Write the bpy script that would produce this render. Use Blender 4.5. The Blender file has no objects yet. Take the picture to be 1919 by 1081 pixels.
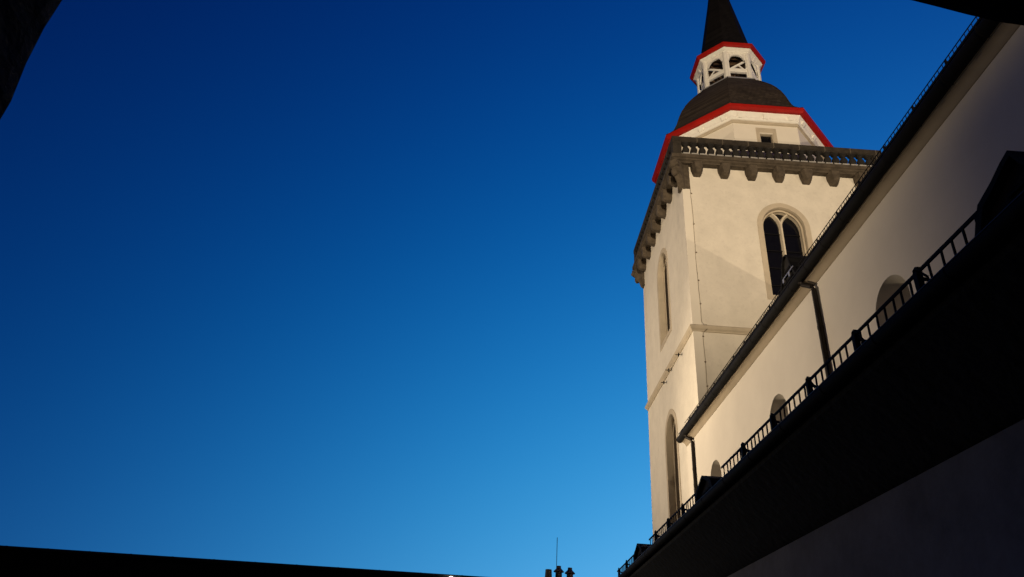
import bpy, bmesh, math, random
from mathutils import Matrix, Vector
random.seed(4)
SC = bpy.context.scene
COL = SC.collection

# ------------------------------------------------------------------ camera
cam_d = bpy.data.cameras.new("camera")
cam = bpy.data.objects.new("camera", cam_d)
COL.objects.link(cam)
R0 = Vector((0.9975589782, -0.0376835848, 0.0587880292))     # image right
R1 = Vector((0.0697652957, 0.5019029187, -0.8621057149))     # image down
R2 = Vector((0.0029813504, 0.8641026603, 0.5033067692))      # view direction
cam.matrix_world = Matrix(((R0.x, -R1.x, -R2.x, 0), (R0.y, -R1.y, -R2.y, 0), (R0.z, -R1.z, -R2.z, 0), (0, 0, 0, 1)))
cam_d.sensor_width = 36
cam_d.lens = 36 * 1352.569 / 1919
cam_d.clip_start = 0.05
cam_d.clip_end = 2000
SC.camera = cam

# ------------------------------------------------------------------ dusk sky (after sunset: glow low ahead to the right, dark behind)
world = bpy.data.worlds.new("World")
SC.world = world
world.use_nodes = True
nt = world.node_tree
nt.nodes.clear()
N = nt.nodes.new
tc = N("ShaderNodeTexCoord")
comb = N("ShaderNodeCombineColor")
for ch, (a, b) in {"Red": (-4.30, (3.267, 2.34, -6.127)), "Green": (-3.722, (1.699, 2.89, -1.806)), "Blue": (-2.063, (1.133, 1.821, -0.894))}.items():
    dt = N("ShaderNodeVectorMath"); dt.operation = 'DOT_PRODUCT'
    nt.links.new(tc.outputs["Generated"], dt.inputs[0]); dt.inputs[1].default_value = b
    ad = N("ShaderNodeMath"); ad.operation = 'ADD'; ad.inputs[1].default_value = a
    nt.links.new(dt.outputs["Value"], ad.inputs[0])
    ex = N("ShaderNodeMath"); ex.operation = 'EXPONENT'
    nt.links.new(ad.outputs[0], ex.inputs[0])
    nt.links.new(ex.outputs[0], comb.inputs[ch])
bg1 = N("ShaderNodeBackground"); bg1.inputs["Strength"].default_value = 1.0
nt.links.new(comb.outputs[0], bg1.inputs["Color"])
sky = N("ShaderNodeTexSky"); sky.sky_type = 'NISHITA'; sky.sun_disc = False
sky.sun_elevation = math.radians(-6); sky.sun_rotation = math.radians(40); sky.ozone_density = 4
bg2 = N("ShaderNodeBackground"); bg2.inputs["Strength"].default_value = 0.05
nt.links.new(sky.outputs[0], bg2.inputs["Color"])
# unseen warm glow added low behind the courtyard to fill the bluish walls
dt = N("ShaderNodeVectorMath"); dt.operation = 'DOT_PRODUCT'; dt.inputs[1].default_value = (-6.0, -6.0, -4.0)
nt.links.new(tc.outputs["Generated"], dt.inputs[0])
ad = N("ShaderNodeMath"); ad.operation = 'ADD'; ad.inputs[1].default_value = math.log(0.085) - 6.0; nt.links.new(dt.outputs["Value"], ad.inputs[0])
ex = N("ShaderNodeMath"); ex.operation = 'EXPONENT'; nt.links.new(ad.outputs[0], ex.inputs[0])
mn = N("ShaderNodeMath"); mn.operation = 'MINIMUM'; mn.inputs[1].default_value = 0.16; nt.links.new(ex.outputs[0], mn.inputs[0])
bg3 = N("ShaderNodeBackground"); bg3.inputs["Color"].default_value = (1.0, 0.72, 0.42, 1); nt.links.new(mn.outputs[0], bg3.inputs["Strength"])
add2 = N("ShaderNodeAddShader"); nt.links.new(bg2.outputs[0], add2.inputs[0]); nt.links.new(bg3.outputs[0], add2.inputs[1])
addsh = N("ShaderNodeAddShader"); wout = N("ShaderNodeOutputWorld")
nt.links.new(bg1.outputs[0], addsh.inputs[0]); nt.links.new(add2.outputs[0], addsh.inputs[1])
nt.links.new(addsh.outputs[0], wout.inputs[0])
SC.view_settings.view_transform = 'Standard'
SC.view_settings.look = 'None'
SC.view_settings.exposure = 0
SC.view_settings.gamma = 1
SC.view_settings.use_curve_mapping = False

GROUND = -1.6          # the camera is the origin, 1.6 m above the ground

# ------------------------------------------------------------------ materials
def mat(name, col, rough=0.8, metal=0.0, vary=0.12, scale=3.0, bump=0.0, bscale=20.0, emit=None, kind=None, stretch=(1, 1, 1), col2=None, spec=0.3):
    m = bpy.data.materials.new(name); m.use_nodes = True
    t = m.node_tree; p = t.nodes["Principled BSDF"]
    p.inputs["Roughness"].default_value = rough; p.inputs["Metallic"].default_value = metal
    p.inputs["Specular IOR Level"].default_value = spec
    if emit:
        p.inputs["Base Color"].default_value = (*col, 1)
        p.inputs["Emission Color"].default_value = (*col, 1); p.inputs["Emission Strength"].default_value = emit
        return m
    geo = t.nodes.new("ShaderNodeNewGeometry")
    mp = t.nodes.new("ShaderNodeMapping"); mp.inputs["Scale"].default_value = stretch
    t.links.new(geo.outputs["Position"], mp.inputs["Vector"])
    n1 = t.nodes.new("ShaderNodeTexNoise"); n1.inputs["Scale"].default_value = scale; n1.inputs["Detail"].default_value = 6; n1.inputs["Roughness"].default_value = 0.62
    t.links.new(mp.outputs[0], n1.inputs["Vector"])
    rmp = t.nodes.new("ShaderNodeMapRange"); rmp.inputs[1].default_value = 0.3; rmp.inputs[2].default_value = 0.7
    t.links.new(n1.outputs["Fac"], rmp.inputs[0])
    mix = t.nodes.new("ShaderNodeMix"); mix.data_type = 'RGBA'
    c2 = col2 if col2 else tuple(max(0, c * (1 - vary * 2)) for c in col)
    mix.inputs["A"].default_value = (*c2, 1); mix.inputs["B"].default_value = (*col, 1)
    t.links.new(rmp.outputs[0], mix.inputs["Factor"])
    out = mix.outputs["Result"]
    height = None
    if kind == 'streaks':          # faint rain streaks and trowel patches
        mp2 = t.nodes.new("ShaderNodeMapping"); mp2.inputs["Scale"].default_value = (1.1, 1.1, 0.4); t.links.new(geo.outputs["Position"], mp2.inputs["Vector"])
        n3 = t.nodes.new("ShaderNodeTexNoise"); n3.inputs["Scale"].default_value = 1.0; n3.inputs["Detail"].default_value = 5; n3.inputs["Roughness"].default_value = 0.7
        t.links.new(mp2.outputs[0], n3.inputs["Vector"])
        r3 = t.nodes.new("ShaderNodeMapRange"); r3.inputs[1].default_value = 0.38; r3.inputs[2].default_value = 0.56; r3.inputs[3].default_value = 0.955; r3.inputs[4].default_value = 1.0
        t.links.new(n3.outputs["Fac"], r3.inputs[0])
        n4 = t.nodes.new("ShaderNodeTexNoise"); n4.inputs["Scale"].default_value = 7.0; n4.inputs["Detail"].default_value = 8; n4.inputs["Roughness"].default_value = 0.75
        t.links.new(geo.outputs["Position"], n4.inputs["Vector"])
        r4 = t.nodes.new("ShaderNodeMapRange"); r4.inputs[1].default_value = 0.32; r4.inputs[2].default_value = 0.48; r4.inputs[3].default_value = 0.90; r4.inputs[4].default_value = 1.0
        t.links.new(n4.outputs["Fac"], r4.inputs[0])
        m3 = t.nodes.new("ShaderNodeMath"); m3.operation = 'MULTIPLY'; t.links.new(r3.outputs[0], m3.inputs[0]); t.links.new(r4.outputs[0], m3.inputs[1])
        vm = t.nodes.new("ShaderNodeVectorMath"); vm.operation = 'SCALE'; t.links.new(out, vm.inputs[0]); t.links.new(m3.outputs[0], vm.inputs["Scale"]); out = vm.outputs[0]
    if kind == 'slate':            # courses of small slates: level joints and staggered upright ones
        sx = t.nodes.new("ShaderNodeSeparateXYZ"); t.links.new(geo.outputs["Position"], sx.inputs[0])
        ad = t.nodes.new("ShaderNodeMath"); ad.operation = 'ADD'
        t.links.new(sx.outputs[0], ad.inputs[0]); t.links.new(sx.outputs[1], ad.inputs[1])
        cb = t.nodes.new("ShaderNodeCombineXYZ"); t.links.new(ad.outputs[0], cb.inputs[0]); t.links.new(sx.outputs[2], cb.inputs[1])
        br = t.nodes.new("ShaderNodeTexBrick"); br.inputs["Scale"].default_value = 1.0
        br.inputs["Brick Width"].default_value = 0.26; br.inputs["Row Height"].default_value = 0.17
        br.inputs["Mortar Size"].default_value = 0.012; br.inputs["Mortar Smooth"].default_value = 0.4
        br.inputs["Color1"].default_value = (1.15, 1.15, 1.15, 1); br.inputs["Color2"].default_value = (0.7, 0.7, 0.7, 1); br.inputs["Mortar"].default_value = (0.35, 0.35, 0.35, 1)
        t.links.new(cb.outputs[0], br.inputs["Vector"])
        mu = t.nodes.new("ShaderNodeMix"); mu.data_type = 'RGBA'; mu.blend_type = 'MULTIPLY'; mu.inputs["Factor"].default_value = 1
        t.links.new(out, mu.inputs["A"]); t.links.new(br.outputs["Color"], mu.inputs["B"]); out = mu.outputs["Result"]
        height = br.outputs["Color"]
    if kind == 'ashlar':           # upright mortar joints between coping blocks
        sx = t.nodes.new("ShaderNodeSeparateXYZ"); t.links.new(geo.outputs["Position"], sx.inputs[0])
        ad = t.nodes.new("ShaderNodeMath"); ad.operation = 'ADD'
        t.links.new(sx.outputs[0], ad.inputs[0]); t.links.new(sx.outputs[1], ad.inputs[1])
        dv = t.nodes.new("ShaderNodeMath"); dv.operation = 'DIVIDE'; dv.inputs[1].default_value = 1.28; t.links.new(ad.outputs[0], dv.inputs[0])
        fr = t.nodes.new("ShaderNodeMath"); fr.operation = 'FRACT'; t.links.new(dv.outputs[0], fr.inputs[0])
        lt = t.nodes.new("ShaderNodeMath"); lt.operation = 'LESS_THAN'; lt.inputs[1].default_value = 0.022; t.links.new(fr.outputs[0], lt.inputs[0])
        mu = t.nodes.new("ShaderNodeMix"); mu.data_type = 'RGBA'; mu.inputs["B"].default_value = (0.15, 0.125, 0.09, 1)
        t.links.new(lt.outputs[0], mu.inputs["Factor"]); t.links.new(out, mu.inputs["A"]); out = mu.outputs["Result"]
    t.links.new(out, p.inputs["Base Color"])
    if bump > 0:
        n2 = t.nodes.new("ShaderNodeTexNoise"); n2.inputs["Scale"].default_value = bscale; n2.inputs["Detail"].default_value = 5
        t.links.new(mp.outputs[0], n2.inputs["Vector"])
        b = t.nodes.new("ShaderNodeBump"); b.inputs["Strength"].default_value = bump; b.inputs["Distance"].default_value = 0.05
        t.links.new(height if height else n2.outputs["Fac"], b.inputs["Height"])
        t.links.new(b.outputs[0], p.inputs["Normal"])
    return m

M = {}
M['plaster'] = mat("cream_plaster", (0.77, 0.71, 0.60), 0.92, vary=0.06, scale=1.3, bump=1.0, bscale=1.8, kind='streaks')
M['smooth_plaster'] = mat("smooth_cream_plaster", (0.79, 0.73, 0.62), 0.9, vary=0.03, scale=1.2, bump=0.08, bscale=6)
M['nave_plaster'] = mat("nave_plaster", (0.76, 0.70, 0.60), 0.92, vary=0.05, scale=0.6, bump=0.25, bscale=3)
M['white_wood'] = mat("white_painted_wood", (0.90, 0.87, 0.79), 0.6, vary=0.05, scale=2.5, bump=0.1, bscale=9)
M['sandstone'] = mat("sandstone_surround", (0.56, 0.48, 0.36), 0.9, vary=0.10, scale=1.6, bump=0.15, bscale=12)
M['cornice_stone'] = mat("painted_cornice", (0.43, 0.355, 0.255), 0.9, vary=0.08, scale=1.2, bump=0.1, bscale=6)
M['pale_stone'] = mat("pale_tracery_stone", (0.66, 0.58, 0.45), 0.9, vary=0.08, scale=2, bump=0.1, bscale=12)
M['dark_stone'] = mat("weathered_dark_stone", (0.108, 0.085, 0.060), 0.95, vary=0.28, scale=2.6, bump=0.6, bscale=8)
M['carved_stone'] = mat("carved_dark_stone", (0.125, 0.098, 0.069), 0.95, vary=0.3, scale=3.2, bump=1.0, bscale=6)
M['coping'] = mat("coping_stone", (0.052, 0.042, 0.031), 0.95, vary=0.3, scale=3.0, bump=0.5, bscale=9, kind='ashlar')
M['baluster_stone'] = mat("baluster_stone", (0.026, 0.023, 0.020), 0.95, vary=0.25, scale=3.0, bump=0.4, bscale=9)
M['plinth_stone'] = mat("pale_plinth_stone", (0.42, 0.40, 0.37), 0.9, vary=0.15, scale=4)
M['red'] = mat("red_paint", (0.42, 0.010, 0.005), 0.5, vary=0.16, scale=1.4, spec=0.2)
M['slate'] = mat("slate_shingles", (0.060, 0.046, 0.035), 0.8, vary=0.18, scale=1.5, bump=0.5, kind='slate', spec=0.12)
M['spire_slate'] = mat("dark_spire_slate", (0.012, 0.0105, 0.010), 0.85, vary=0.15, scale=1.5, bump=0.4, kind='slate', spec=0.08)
M['roof_slate'] = mat("nave_roof_slate", (0.014, 0.013, 0.013), 0.85, vary=0.18, scale=1.5, bump=0.4, kind='slate', spec=0.15)
M['glass'] = mat("dark_window_glass", (0.006, 0.006, 0.008), 0.15, vary=0.2, scale=6, bump=0.1, bscale=6, spec=0.5)
M['iron'] = mat("black_iron", (0.010, 0.009, 0.009), 0.75, vary=0.2, scale=8, spec=0.1)
M['gutter'] = mat("dark_gutter_metal", (0.011, 0.010, 0.0095), 0.8, metal=0.0, vary=0.2, scale=4, spec=0.15)
M['pipe'] = mat("downpipe_metal", (0.036, 0.029, 0.024), 0.6, metal=0.0, vary=0.2, scale=4, spec=0.15)
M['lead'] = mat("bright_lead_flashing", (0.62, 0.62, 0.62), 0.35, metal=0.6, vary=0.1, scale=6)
M['old_wood'] = mat("old_brown_timber", (0.13, 0.075, 0.04), 0.9, vary=0.3, scale=3, bump=0.4, bscale=12, stretch=(1, 1, 3))
M['dark_wood'] = mat("dark_eave_timber", (0.022, 0.019, 0.017), 0.9, vary=0.25, scale=3, bump=0.3, bscale=10)
M['cloister_plaster'] = mat("grey_cloister_plaster", (0.34, 0.32, 0.295), 0.95, vary=0.2, scale=1.6, bump=0.2, bscale=8)
M['portal_stone'] = mat("rough_portal_stone", (0.10, 0.09, 0.08), 0.95, vary=0.3, scale=3, bump=0.8, bscale=7)
M['paving'] = mat("courtyard_gravel", (0.16, 0.145, 0.125), 0.95, vary=0.25, scale=8, bump=0.6, bscale=40)
M['house_wall'] = mat("house_render", (0.35, 0.33, 0.30), 0.9, vary=0.1, scale=1)
M['brick'] = mat("chimney_brick", (0.16, 0.07, 0.05), 0.9, vary=0.25, scale=6, bump=0.4)
M['pot'] = mat("chimney_pot_metal", (0.10, 0.085, 0.085), 0.5, metal=0.3, vary=0.25, scale=9)
M['lamp_glow'] = mat("lit_lamp_glass", (1.0, 0.93, 0.8), emit=14)
M['conductor'] = mat("copper_cable", (0.30, 0.235, 0.165), 0.7, vary=0.3, scale=3)

# ------------------------------------------------------------------ helpers
WL = {}
class MB:
    def __init__(s): s.v = []; s.f = []; s.mi = []; s.cur = 0
    def add(s, vs, fs):
        o = len(s.v); s.v += [tuple(p) for p in vs]
        for f in fs: s.f.append([i + o for i in f]); s.mi.append(s.cur)
        return s
    def box(s, x0, x1, y0, y1, z0, z1):
        vs = [(x, y, z) for z in (z0, z1) for y in (y0, y1) for x in (x0, x1)]
        return s.add(vs, [(0, 2, 3, 1), (4, 5, 7, 6), (0, 1, 5, 4), (2, 6, 7, 3), (0, 4, 6, 2), (1, 3, 7, 5)])
    def loft(s, rings, cap0=True, cap1=True, closed=True):
        n = len(rings[0]); vs = [p for r in rings for p in r]; fs = []
        for k in range(len(rings) - 1):
            for i in range(n if closed else n - 1):
                j = (i + 1) % n
                fs.append((k * n + i, k * n + j, (k + 1) * n + j, (k + 1) * n + i))
        if cap0: fs.append(tuple(range(n))[::-1])
        if cap1: fs.append(tuple((len(rings) - 1) * n + i for i in range(n)))
        return s.add(vs, fs)
    def tube(s, pts, r, n=8, flat=1.0):
        pts = [Vector(p) for p in pts]; rings = []
        for i, p in enumerate(pts):
            a = pts[max(0, i - 1)]; b = pts[min(len(pts) - 1, i + 1)]
            d = (b - a).normalized(); up = Vector((0, 0, 1)) if abs(d.z) < 0.9 else Vector((0, 1, 0))
            u = d.cross(up).normalized(); w = u.cross(d)
            rr = r[i] if isinstance(r, (list, tuple)) else r
            rings.append([p + u * rr * math.cos(2 * math.pi * k / n) + w * rr * flat * math.sin(2 * math.pi * k / n) for k in range(n)])
        return s.loft(rings)
    def lathe(s, prof, c=(0, 0, 0), n=16, ph=0.0, cap=True):
        rings = [[(c[0] + r * math.cos(ph + 2 * math.pi * k / n), c[1] + r * math.sin(ph + 2 * math.pi * k / n), c[2] + z) for k in range(n)] for r, z in prof]
        return s.loft(rings, cap, cap)
    def extrude(s, poly, fn, a, b):
        return s.loft([[fn(p, a) for p in poly], [fn(p, b) for p in poly]])

def link(name, m, parent, mb, origin=None, smooth=None, bevel=0, noclean=False):
    vs = mb.v
    if origin is None:
        lo = [min(v[i] for v in vs) for i in range(3)]; hi = [max(v[i] for v in vs) for i in range(3)]
        origin = ((lo[0] + hi[0]) / 2, (lo[1] + hi[1]) / 2, lo[2])
    me = bpy.data.meshes.new(name)
    me.from_pydata([(v[0] - origin[0], v[1] - origin[1], v[2] - origin[2]) for v in vs], [], mb.f)
    for mm in (m if isinstance(m, (list, tuple)) else [m]): me.materials.append(M[mm])
    for p, i in zip(me.polygons, mb.mi): p.material_index = i
    bm = bmesh.new(); bm.from_mesh(me)
    if not noclean:
        bmesh.ops.remove_doubles(bm, verts=bm.verts, dist=0.0004)
    bmesh.ops.recalc_face_normals(bm, faces=bm.faces)
    bm.to_mesh(me); bm.free()
    if smooth:
        me.shade_smooth(); me.set_sharp_from_angle(angle=math.radians(smooth))
    o = bpy.data.objects.new(name, me); COL.objects.link(o)
    pw = WL.get(parent, (0, 0, 0)) if parent else (0, 0, 0)
    o.parent = parent
    o.location = (origin[0] - pw[0], origin[1] - pw[1], origin[2] - pw[2])
    WL[o] = origin
    if bevel:
        b = o.modifiers.new("edge", 'BEVEL'); b.width = bevel; b.segments = 2; b.limit_method = 'ANGLE'
    return o

def dup(o, parent, world, rotz=None):
    c = o.copy(); COL.objects.link(c); c.parent = parent
    pw = WL.get(parent, (0, 0, 0)) if parent else (0, 0, 0)
    c.location = tuple(world[i] - pw[i] for i in range(3)); WL[c] = tuple(world)
    if rotz is not None: c.rotation_euler = (0, 0, rotz)
    return c

def thing(name, label, cat, loc, group=None):
    o = bpy.data.objects.new(name, None); COL.objects.link(o)
    o.empty_display_size = 0.3; o.location = loc; WL[o] = tuple(loc)
    o["label"] = label; o["category"] = cat
    if group: o["group"] = group
    return o

def arch(a, rise, zs, z0, n=12, r_off=0.0):
    """outline of an arched opening (open at the sill), u from -a to a: list of (u, z)"""
    R = (a * a + rise * rise) / (2 * a); cx = R - a
    a2 = a + r_off; R2 = R + r_off
    th = math.acos(max(-1, min(1, cx / R2)))
    out = [(-a2, z0)]
    for i in range(n + 1):
        t = th * i / n
        out.append((cx - R2 * math.cos(t), zs + R2 * math.sin(t)))
    out += [(-u, z) for u, z in out[::-1][1:]]
    return out

def wall_face(mb, fn, u0, u1, z0, z1, cols):
    """flat wall with arched or square openings; cols = [(centre, halfwidth, [outlines bottom to top])], fn(u, z, depth)"""
    def q(a, b, c, d):
        if b > a and d > c: mb.add([fn(a, c, 0), fn(b, c, 0), fn(b, d, 0), fn(a, d, 0)], [(0, 1, 2, 3)])
    u = u0
    for c, a, outs in sorted(cols, key=lambda k: k[0]):
        q(u, c - a, z0, z1)
        zb = z0
        for k, o in enumerate(outs):
            q(c - a, c + a, zb, o[0][1])
            nb = outs[k + 1][0][1] if k + 1 < len(outs) else z1
            top = max(p[1] for p in o) + 0.02 if k + 1 < len(outs) else z1
            for p, r in zip(o[:-1], o[1:]):
                if abs(p[0] - r[0]) < 1e-6: continue
                mb.add([fn(c + p[0], p[1], 0), fn(c + r[0], r[1], 0), fn(c + r[0], top, 0), fn(c + p[0], top, 0)], [(0, 1, 2, 3)])
            zb = top
        u = c + a
    q(u, u1, z0, z1)

def strip(mb, fn, o1, d1, o2, d2, c=0, close=True):
    """band between two outlines of equal point count at depths d1 and d2"""
    n = len(o1)
    vs = [fn(c + u, z, d1) for u, z in o1] + [fn(c + u, z, d2) for u, z in o2]
    m = n if close else n - 1
    mb.add(vs, [(i, (i + 1) % n, n + (i + 1) % n, n + i) for i in range(m)])

def ring_sq(x0, x1, y0, y1, off, z):
    return [(x0 - off, y0 - off, z), (x1 + off, y0 - off, z), (x1 + off, y1 + off, z), (x0 - off, y1 + off, z)]

def octo(cx, cy, r, z):
    h = r * math.tan(math.pi / 8)
    return [(cx + h, cy - r, z), (cx + r, cy - h, z), (cx + r, cy + h, z), (cx + h, cy + r, z), (cx - h, cy + r, z), (cx - r, cy + h, z), (cx - r, cy - h, z), (cx - h, cy - r, z)]

# ------------------------------------------------------------------ ground
g = MB()
g.add([(-400, -400, GROUND), (400, -400, GROUND), (400, 400, GROUND), (-400, 400, GROUND)], [(0, 1, 2, 3)])
go = link("ground", 'paving', None, g); go["kind"] = "structure"

# ------------------------------------------------------------------ church tower
TX0, TX1, TY0, TY1 = 8.0, 17.6, 27.5, 37.1
TCX, TCY = 12.8, 32.3
tower = thing("church_tower", "tall floodlit cream church tower with stone balustrade, red eaves and slate spire", "church tower", (TCX, TCY, GROUND))
faces = {
    'front': (12.70, lambda u, z, d: (u, TY0 + d, z)),
    'left': (TCY, lambda u, z, d: (TX0 + d, u, z)),
    'right': (TCY, lambda u, z, d: (TX1 - d, u, z)),
    'back': (TCX, lambda u, z, d: (u, TY1 - d, z)),
}
SP = 20.45
def tower_window_outlines(zs, z0, a=1.0, rise=1.12):
    return a, rise, zs, z0
w = MB()
for nm, (cc, fn) in faces.items():
    lo, hi = (TX0, TX1) if nm in ('front', 'back') else (TY0, TY1)
    outs = [arch(1.0, 1.1, SP, 16.62)]
    if nm != 'front': outs = [arch(1.0, 1.1, 11.4, 4.4)] + outs
    wall_face(w, fn, lo, hi, GROUND, 23.9, [(cc, 1.0, outs)])
link("wall", 'plaster', tower, w)

def tower_window(nm, z0, zs):
    cc, fn0 = faces[nm]
    k_ = 1.0 if nm == 'front' else 1.5          # deeper reveals on the side faces
    fn = lambda u, z, d: fn0(u, z, d * k_ if d > 0.05 else d)
    o_in = arch(0.90, 0.99, zs, z0 + 0.25)
    gl = MB(); D = 0.42
    vs = [fn(cc + u, z, D) for u, z in o_in]
    gl.add(vs, [tuple(range(len(vs)))])
    win = link("window", 'glass', tower, gl)
    fr = MB()
    oo = arch(1.0, 1.1, zs, z0 - 0.02, r_off=0.25); oe = arch(1.0, 1.1, zs, z0 + 0.22)
    o3 = arch(1.0, 1.1, zs, z0 + 0.22, r_off=-0.03); o4 = arch(1.0, 1.1, zs, z0 + 0.25, r_off=-0.08)
    o5 = arch(1.0, 1.1, zs, z0 + 0.25, r_off=-0.11)
    strip(fr, fn, oo, 0.02, oo, -0.022, cc); strip(fr, fn, oo, -0.022, oe, -0.022, cc)
    strip(fr, fn, oe, -0.022, o3, 0.07, cc); strip(fr, fn, o3, 0.07, o3, 0.13, cc)
    o6 = arch(1.0, 1.1, zs, z0 + 0.22, r_off=-0.005); o7 = arch(1.0, 1.1, zs, z0 + 0.25, r_off=-0.10)
    strip(fr, fn, o3, 0.13, o6, 0.135, cc); strip(fr, fn, o6, 0.135, o6, 0.19, cc); strip(fr, fn, o6, 0.19, o7, 0.20, cc); strip(fr, fn, o7, 0.20, o7, 0.245, cc); strip(fr, fn, o7, 0.245, o4, 0.27, cc); strip(fr, fn, o4, 0.27, o5, 0.43, cc)
    link("frame", 'sandstone', win, fr, smooth=35)
    tr = MB()
    def bar(pts, wdt=0.075, off=0.0):
        for ib, (p, q) in enumerate(zip(pts[:-1], pts[1:])):
            dx, dz = q[0] - p[0], q[1] - p[1]; L = math.hypot(dx, dz); nx, nz = -dz / L * wdt, dx / L * wdt
            ext = 0.012; ex, ez = dx / L * ext, dz / L * ext
            a0 = (p[0] - ex, p[1] - ez); b0 = (q[0] + ex, q[1] + ez)
            sec = [((1.0, 0.40), (0.45, 0.25), (-0.45, 0.25), (-1.0, 0.40), (-1.0, 0.44), (1.0, 0.44))]
            ob = off + 0.0025 * (ib % 2)
            r0 = [fn(cc + a0[0] + nx * s, a0[1] + nz * s, d + ob) for s, d in sec[0]]
            r1 = [fn(cc + b0[0] + nx * s, b0[1] + nz * s, d + ob) for s, d in sec[0]]
            tr.loft([r0, r1])
    zj = zs + 0.18
    bar([(0, z0 + 0.25), (0, zj + 0.24)], 0.085, -0.012)
    for sgn in (-1, 1):                      # the two branches of the Y tracery
        pts = []
        for i in range(7):
            t = i / 6 * math.radians(52)
            R = 1.0
            pts.append((sgn * (R - R * math.cos(t)), zj - 0.06 + R * math.sin(t)))
        bar(pts, 0.08, 0.006 if sgn > 0 else 0.0)
    link("tracery", 'pale_stone', win, tr)
    zb = z0 + 0.95
    first = None
    while zb < zs + 0.35:
        for sg in (-1, 1):
            b = MB(); b.tube([fn(cc + sg * 0.06, zb, 0.36), fn(cc + sg * 0.87, zb, 0.36)], 0.022, 6)
            link("saddle_bar", 'iron', win, b)
        zb += 0.95
    return win
tower_window('front', 16.4, SP)
for f_ in ('left', 'right', 'back'):
    tower_window(f_, 16.4, SP); tower_window(f_, 4.2, 11.4)

# corner strips of smoother plaster
for (cx, sx) in ((TX0, 1), (TX1, -1)):
    for (cy, sy) in ((TY0, 1), (TY1, -1)):
        for (za, zb_) in ((GROUND, 14.52), (14.82, 23.62)):
            c = MB()
            e, wd = 0.03, 0.36
            L = [(-0.004, -e), (wd, -e), (wd, 0.01), (-0.004, 0.01)]
            c.loft([[(cx + sx * u, cy + sy * v, z) for u, v in L] for z in (za, zb_)])
            link("corner_strip", 'smooth_plaster', tower, c)
# string course
s = MB()
s.loft([ring_sq(TX0, TX1, TY0, TY1, o, z) for o, z in ((-0.05, 14.50), (0.05, 14.52), (0.05, 14.57), (0.12, 14.64), (0.15, 14.72), (0.15, 14.77), (0.03, 14.86), (-0.05, 14.87))], False, False)
link("string_course", 'sandstone', tower, s)
# parapet slab carried by the corbels
s = MB()
s.loft([ring_sq(TX0, TX1, TY0, TY1, o, z) for o, z in ((-0.02, 23.66), (0.30, 23.66), (0.33, 23.72), (0.44, 23.76), (0.47, 23.82), (0.54, 23.84), (0.54, 24.03), (0.46, 24.06), (-1.5, 24.08))], False, False)
link("parapet_slab", 'dark_stone', tower, s)

# corbels: chamfered consoles
def corbel_mesh():
    c = MB()
    secs = [(0.0, 0.255, 0.47), (-0.12, 0.26, 0.47), (-0.30, 0.25, 0.47), (-0.46, 0.20, 0.45), (-0.55, 0.17, 0.40), (-0.60, 0.155, 0.30), (-0.64, 0.14, 0.12), (-0.65, 0.13, -0.02)]
    rings = []
    for z, hw, d in secs:
        ch = 0.07
        rings.append([(-hw - 0.03, 0.02, z), (-hw - 0.02, -d * 0.55, z), (-hw + ch, -d, z), (hw - ch, -d, z), (hw + 0.02, -d * 0.55, z), (hw + 0.03, 0.02, z)])
    return c.loft(rings)
cb = corbel_mesh(); cb.v = [(x + TCX, y + TY0, z + 23.70) for x, y, z in cb.v]
proto = link("corbel", 'carved_stone', tower, cb, origin=(TCX, TY0, 23.70), bevel=0.02)
for k in range(-3, 4):
    off = 1.345 * k
    if k: dup(proto, tower, (TCX + off, TY0, 23.70))
    dup(proto, tower, (TX0, TCY + off, 23.70), -math.pi / 2)
    dup(proto, tower, (TX1, TCY + off, 23.70), math.pi / 2)
    dup(proto, tower, (TCX + off, TY1, 23.70), math.pi)
# scrolled corner consoles: a diagonal volute between two brackets
def corner_console():
    c = MB()
    d = Vector((-1, -1, 0)).normalized(); n = Vector((1, -1, 0)).normalized()
    prof = [(0.0, 0.0), (0.70, 0.0), (0.72, -0.22), (0.66, -0.40), (0.52, -0.52), (0.50, -0.66), (0.40, -0.82), (0.22, -1.02), (0.12, -1.36), (0.0, -1.46)]
    c.loft([[tuple(d * (u - 0.02) + n * s_ + Vector((0, 0, z))) for u, z in prof] for s_ in (-0.17, 0.17)])
    c.lathe([(0.02, -0.24), (0.11, -0.24), (0.13, -0.2), (0.13, 0.2), (0.11, 0.24), (0.02, 0.24)], n=12)
    k = len(c.v) - 72
    for i in range(k, len(c.v)):
        x, y, z = c.v[i]; c.v[i] = tuple(d * (0.60 + x) + n * z + Vector((0, 0, -0.30 + y)))
    for ax in (0, 1):          # the brackets on each side of the corner
        br = [(0.36, 0), (0.36, -1.20), (0.10, -1.28), (0.0, -1.24), (-0.02, -0.35), (-0.30, -0.2), (-0.34, 0)]
        for a, b in (((-0.45, 0.03)),):
            if ax == 0: c.extrude([(0.37, 0), (0.37, -1.42), (0.0, -1.42), (-0.03, -0.4), (-0.03, 0)], lambda p, t: (p[0] - 0.0, t, p[1]), -0.12, 0.02)
            else: c.extrude([(0.37, 0), (0.37, -1.42), (0.0, -1.42), (-0.03, -0.4), (-0.03, 0)], lambda p, t: (t, p[0], p[1]), -0.12, 0.02)
    c.lathe([(0.0, -0.24), (0.1, -0.2), (0.15, -0.08), (0.15, 0.06), (0.09, 0.17), (0.0, 0.2)], c=(-0.40, -0.28, -0.62), n=10)
    return c
cc_ = corner_console(); cc_.v = [(x + TX0, y + TY0, z + 23.68) for x, y, z in cc_.v]
pc = link("corner_console", 'carved_stone', tower, cc_, origin=(TX0, TY0, 23.68), bevel=0.015)
dup(pc, tower, (TX1, TY0, 23.68), math.pi / 2); dup(pc, tower, (TX1, TY1, 23.68), math.pi); dup(pc, tower, (TX0, TY1, 23.68), -math.pi / 2)

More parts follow.
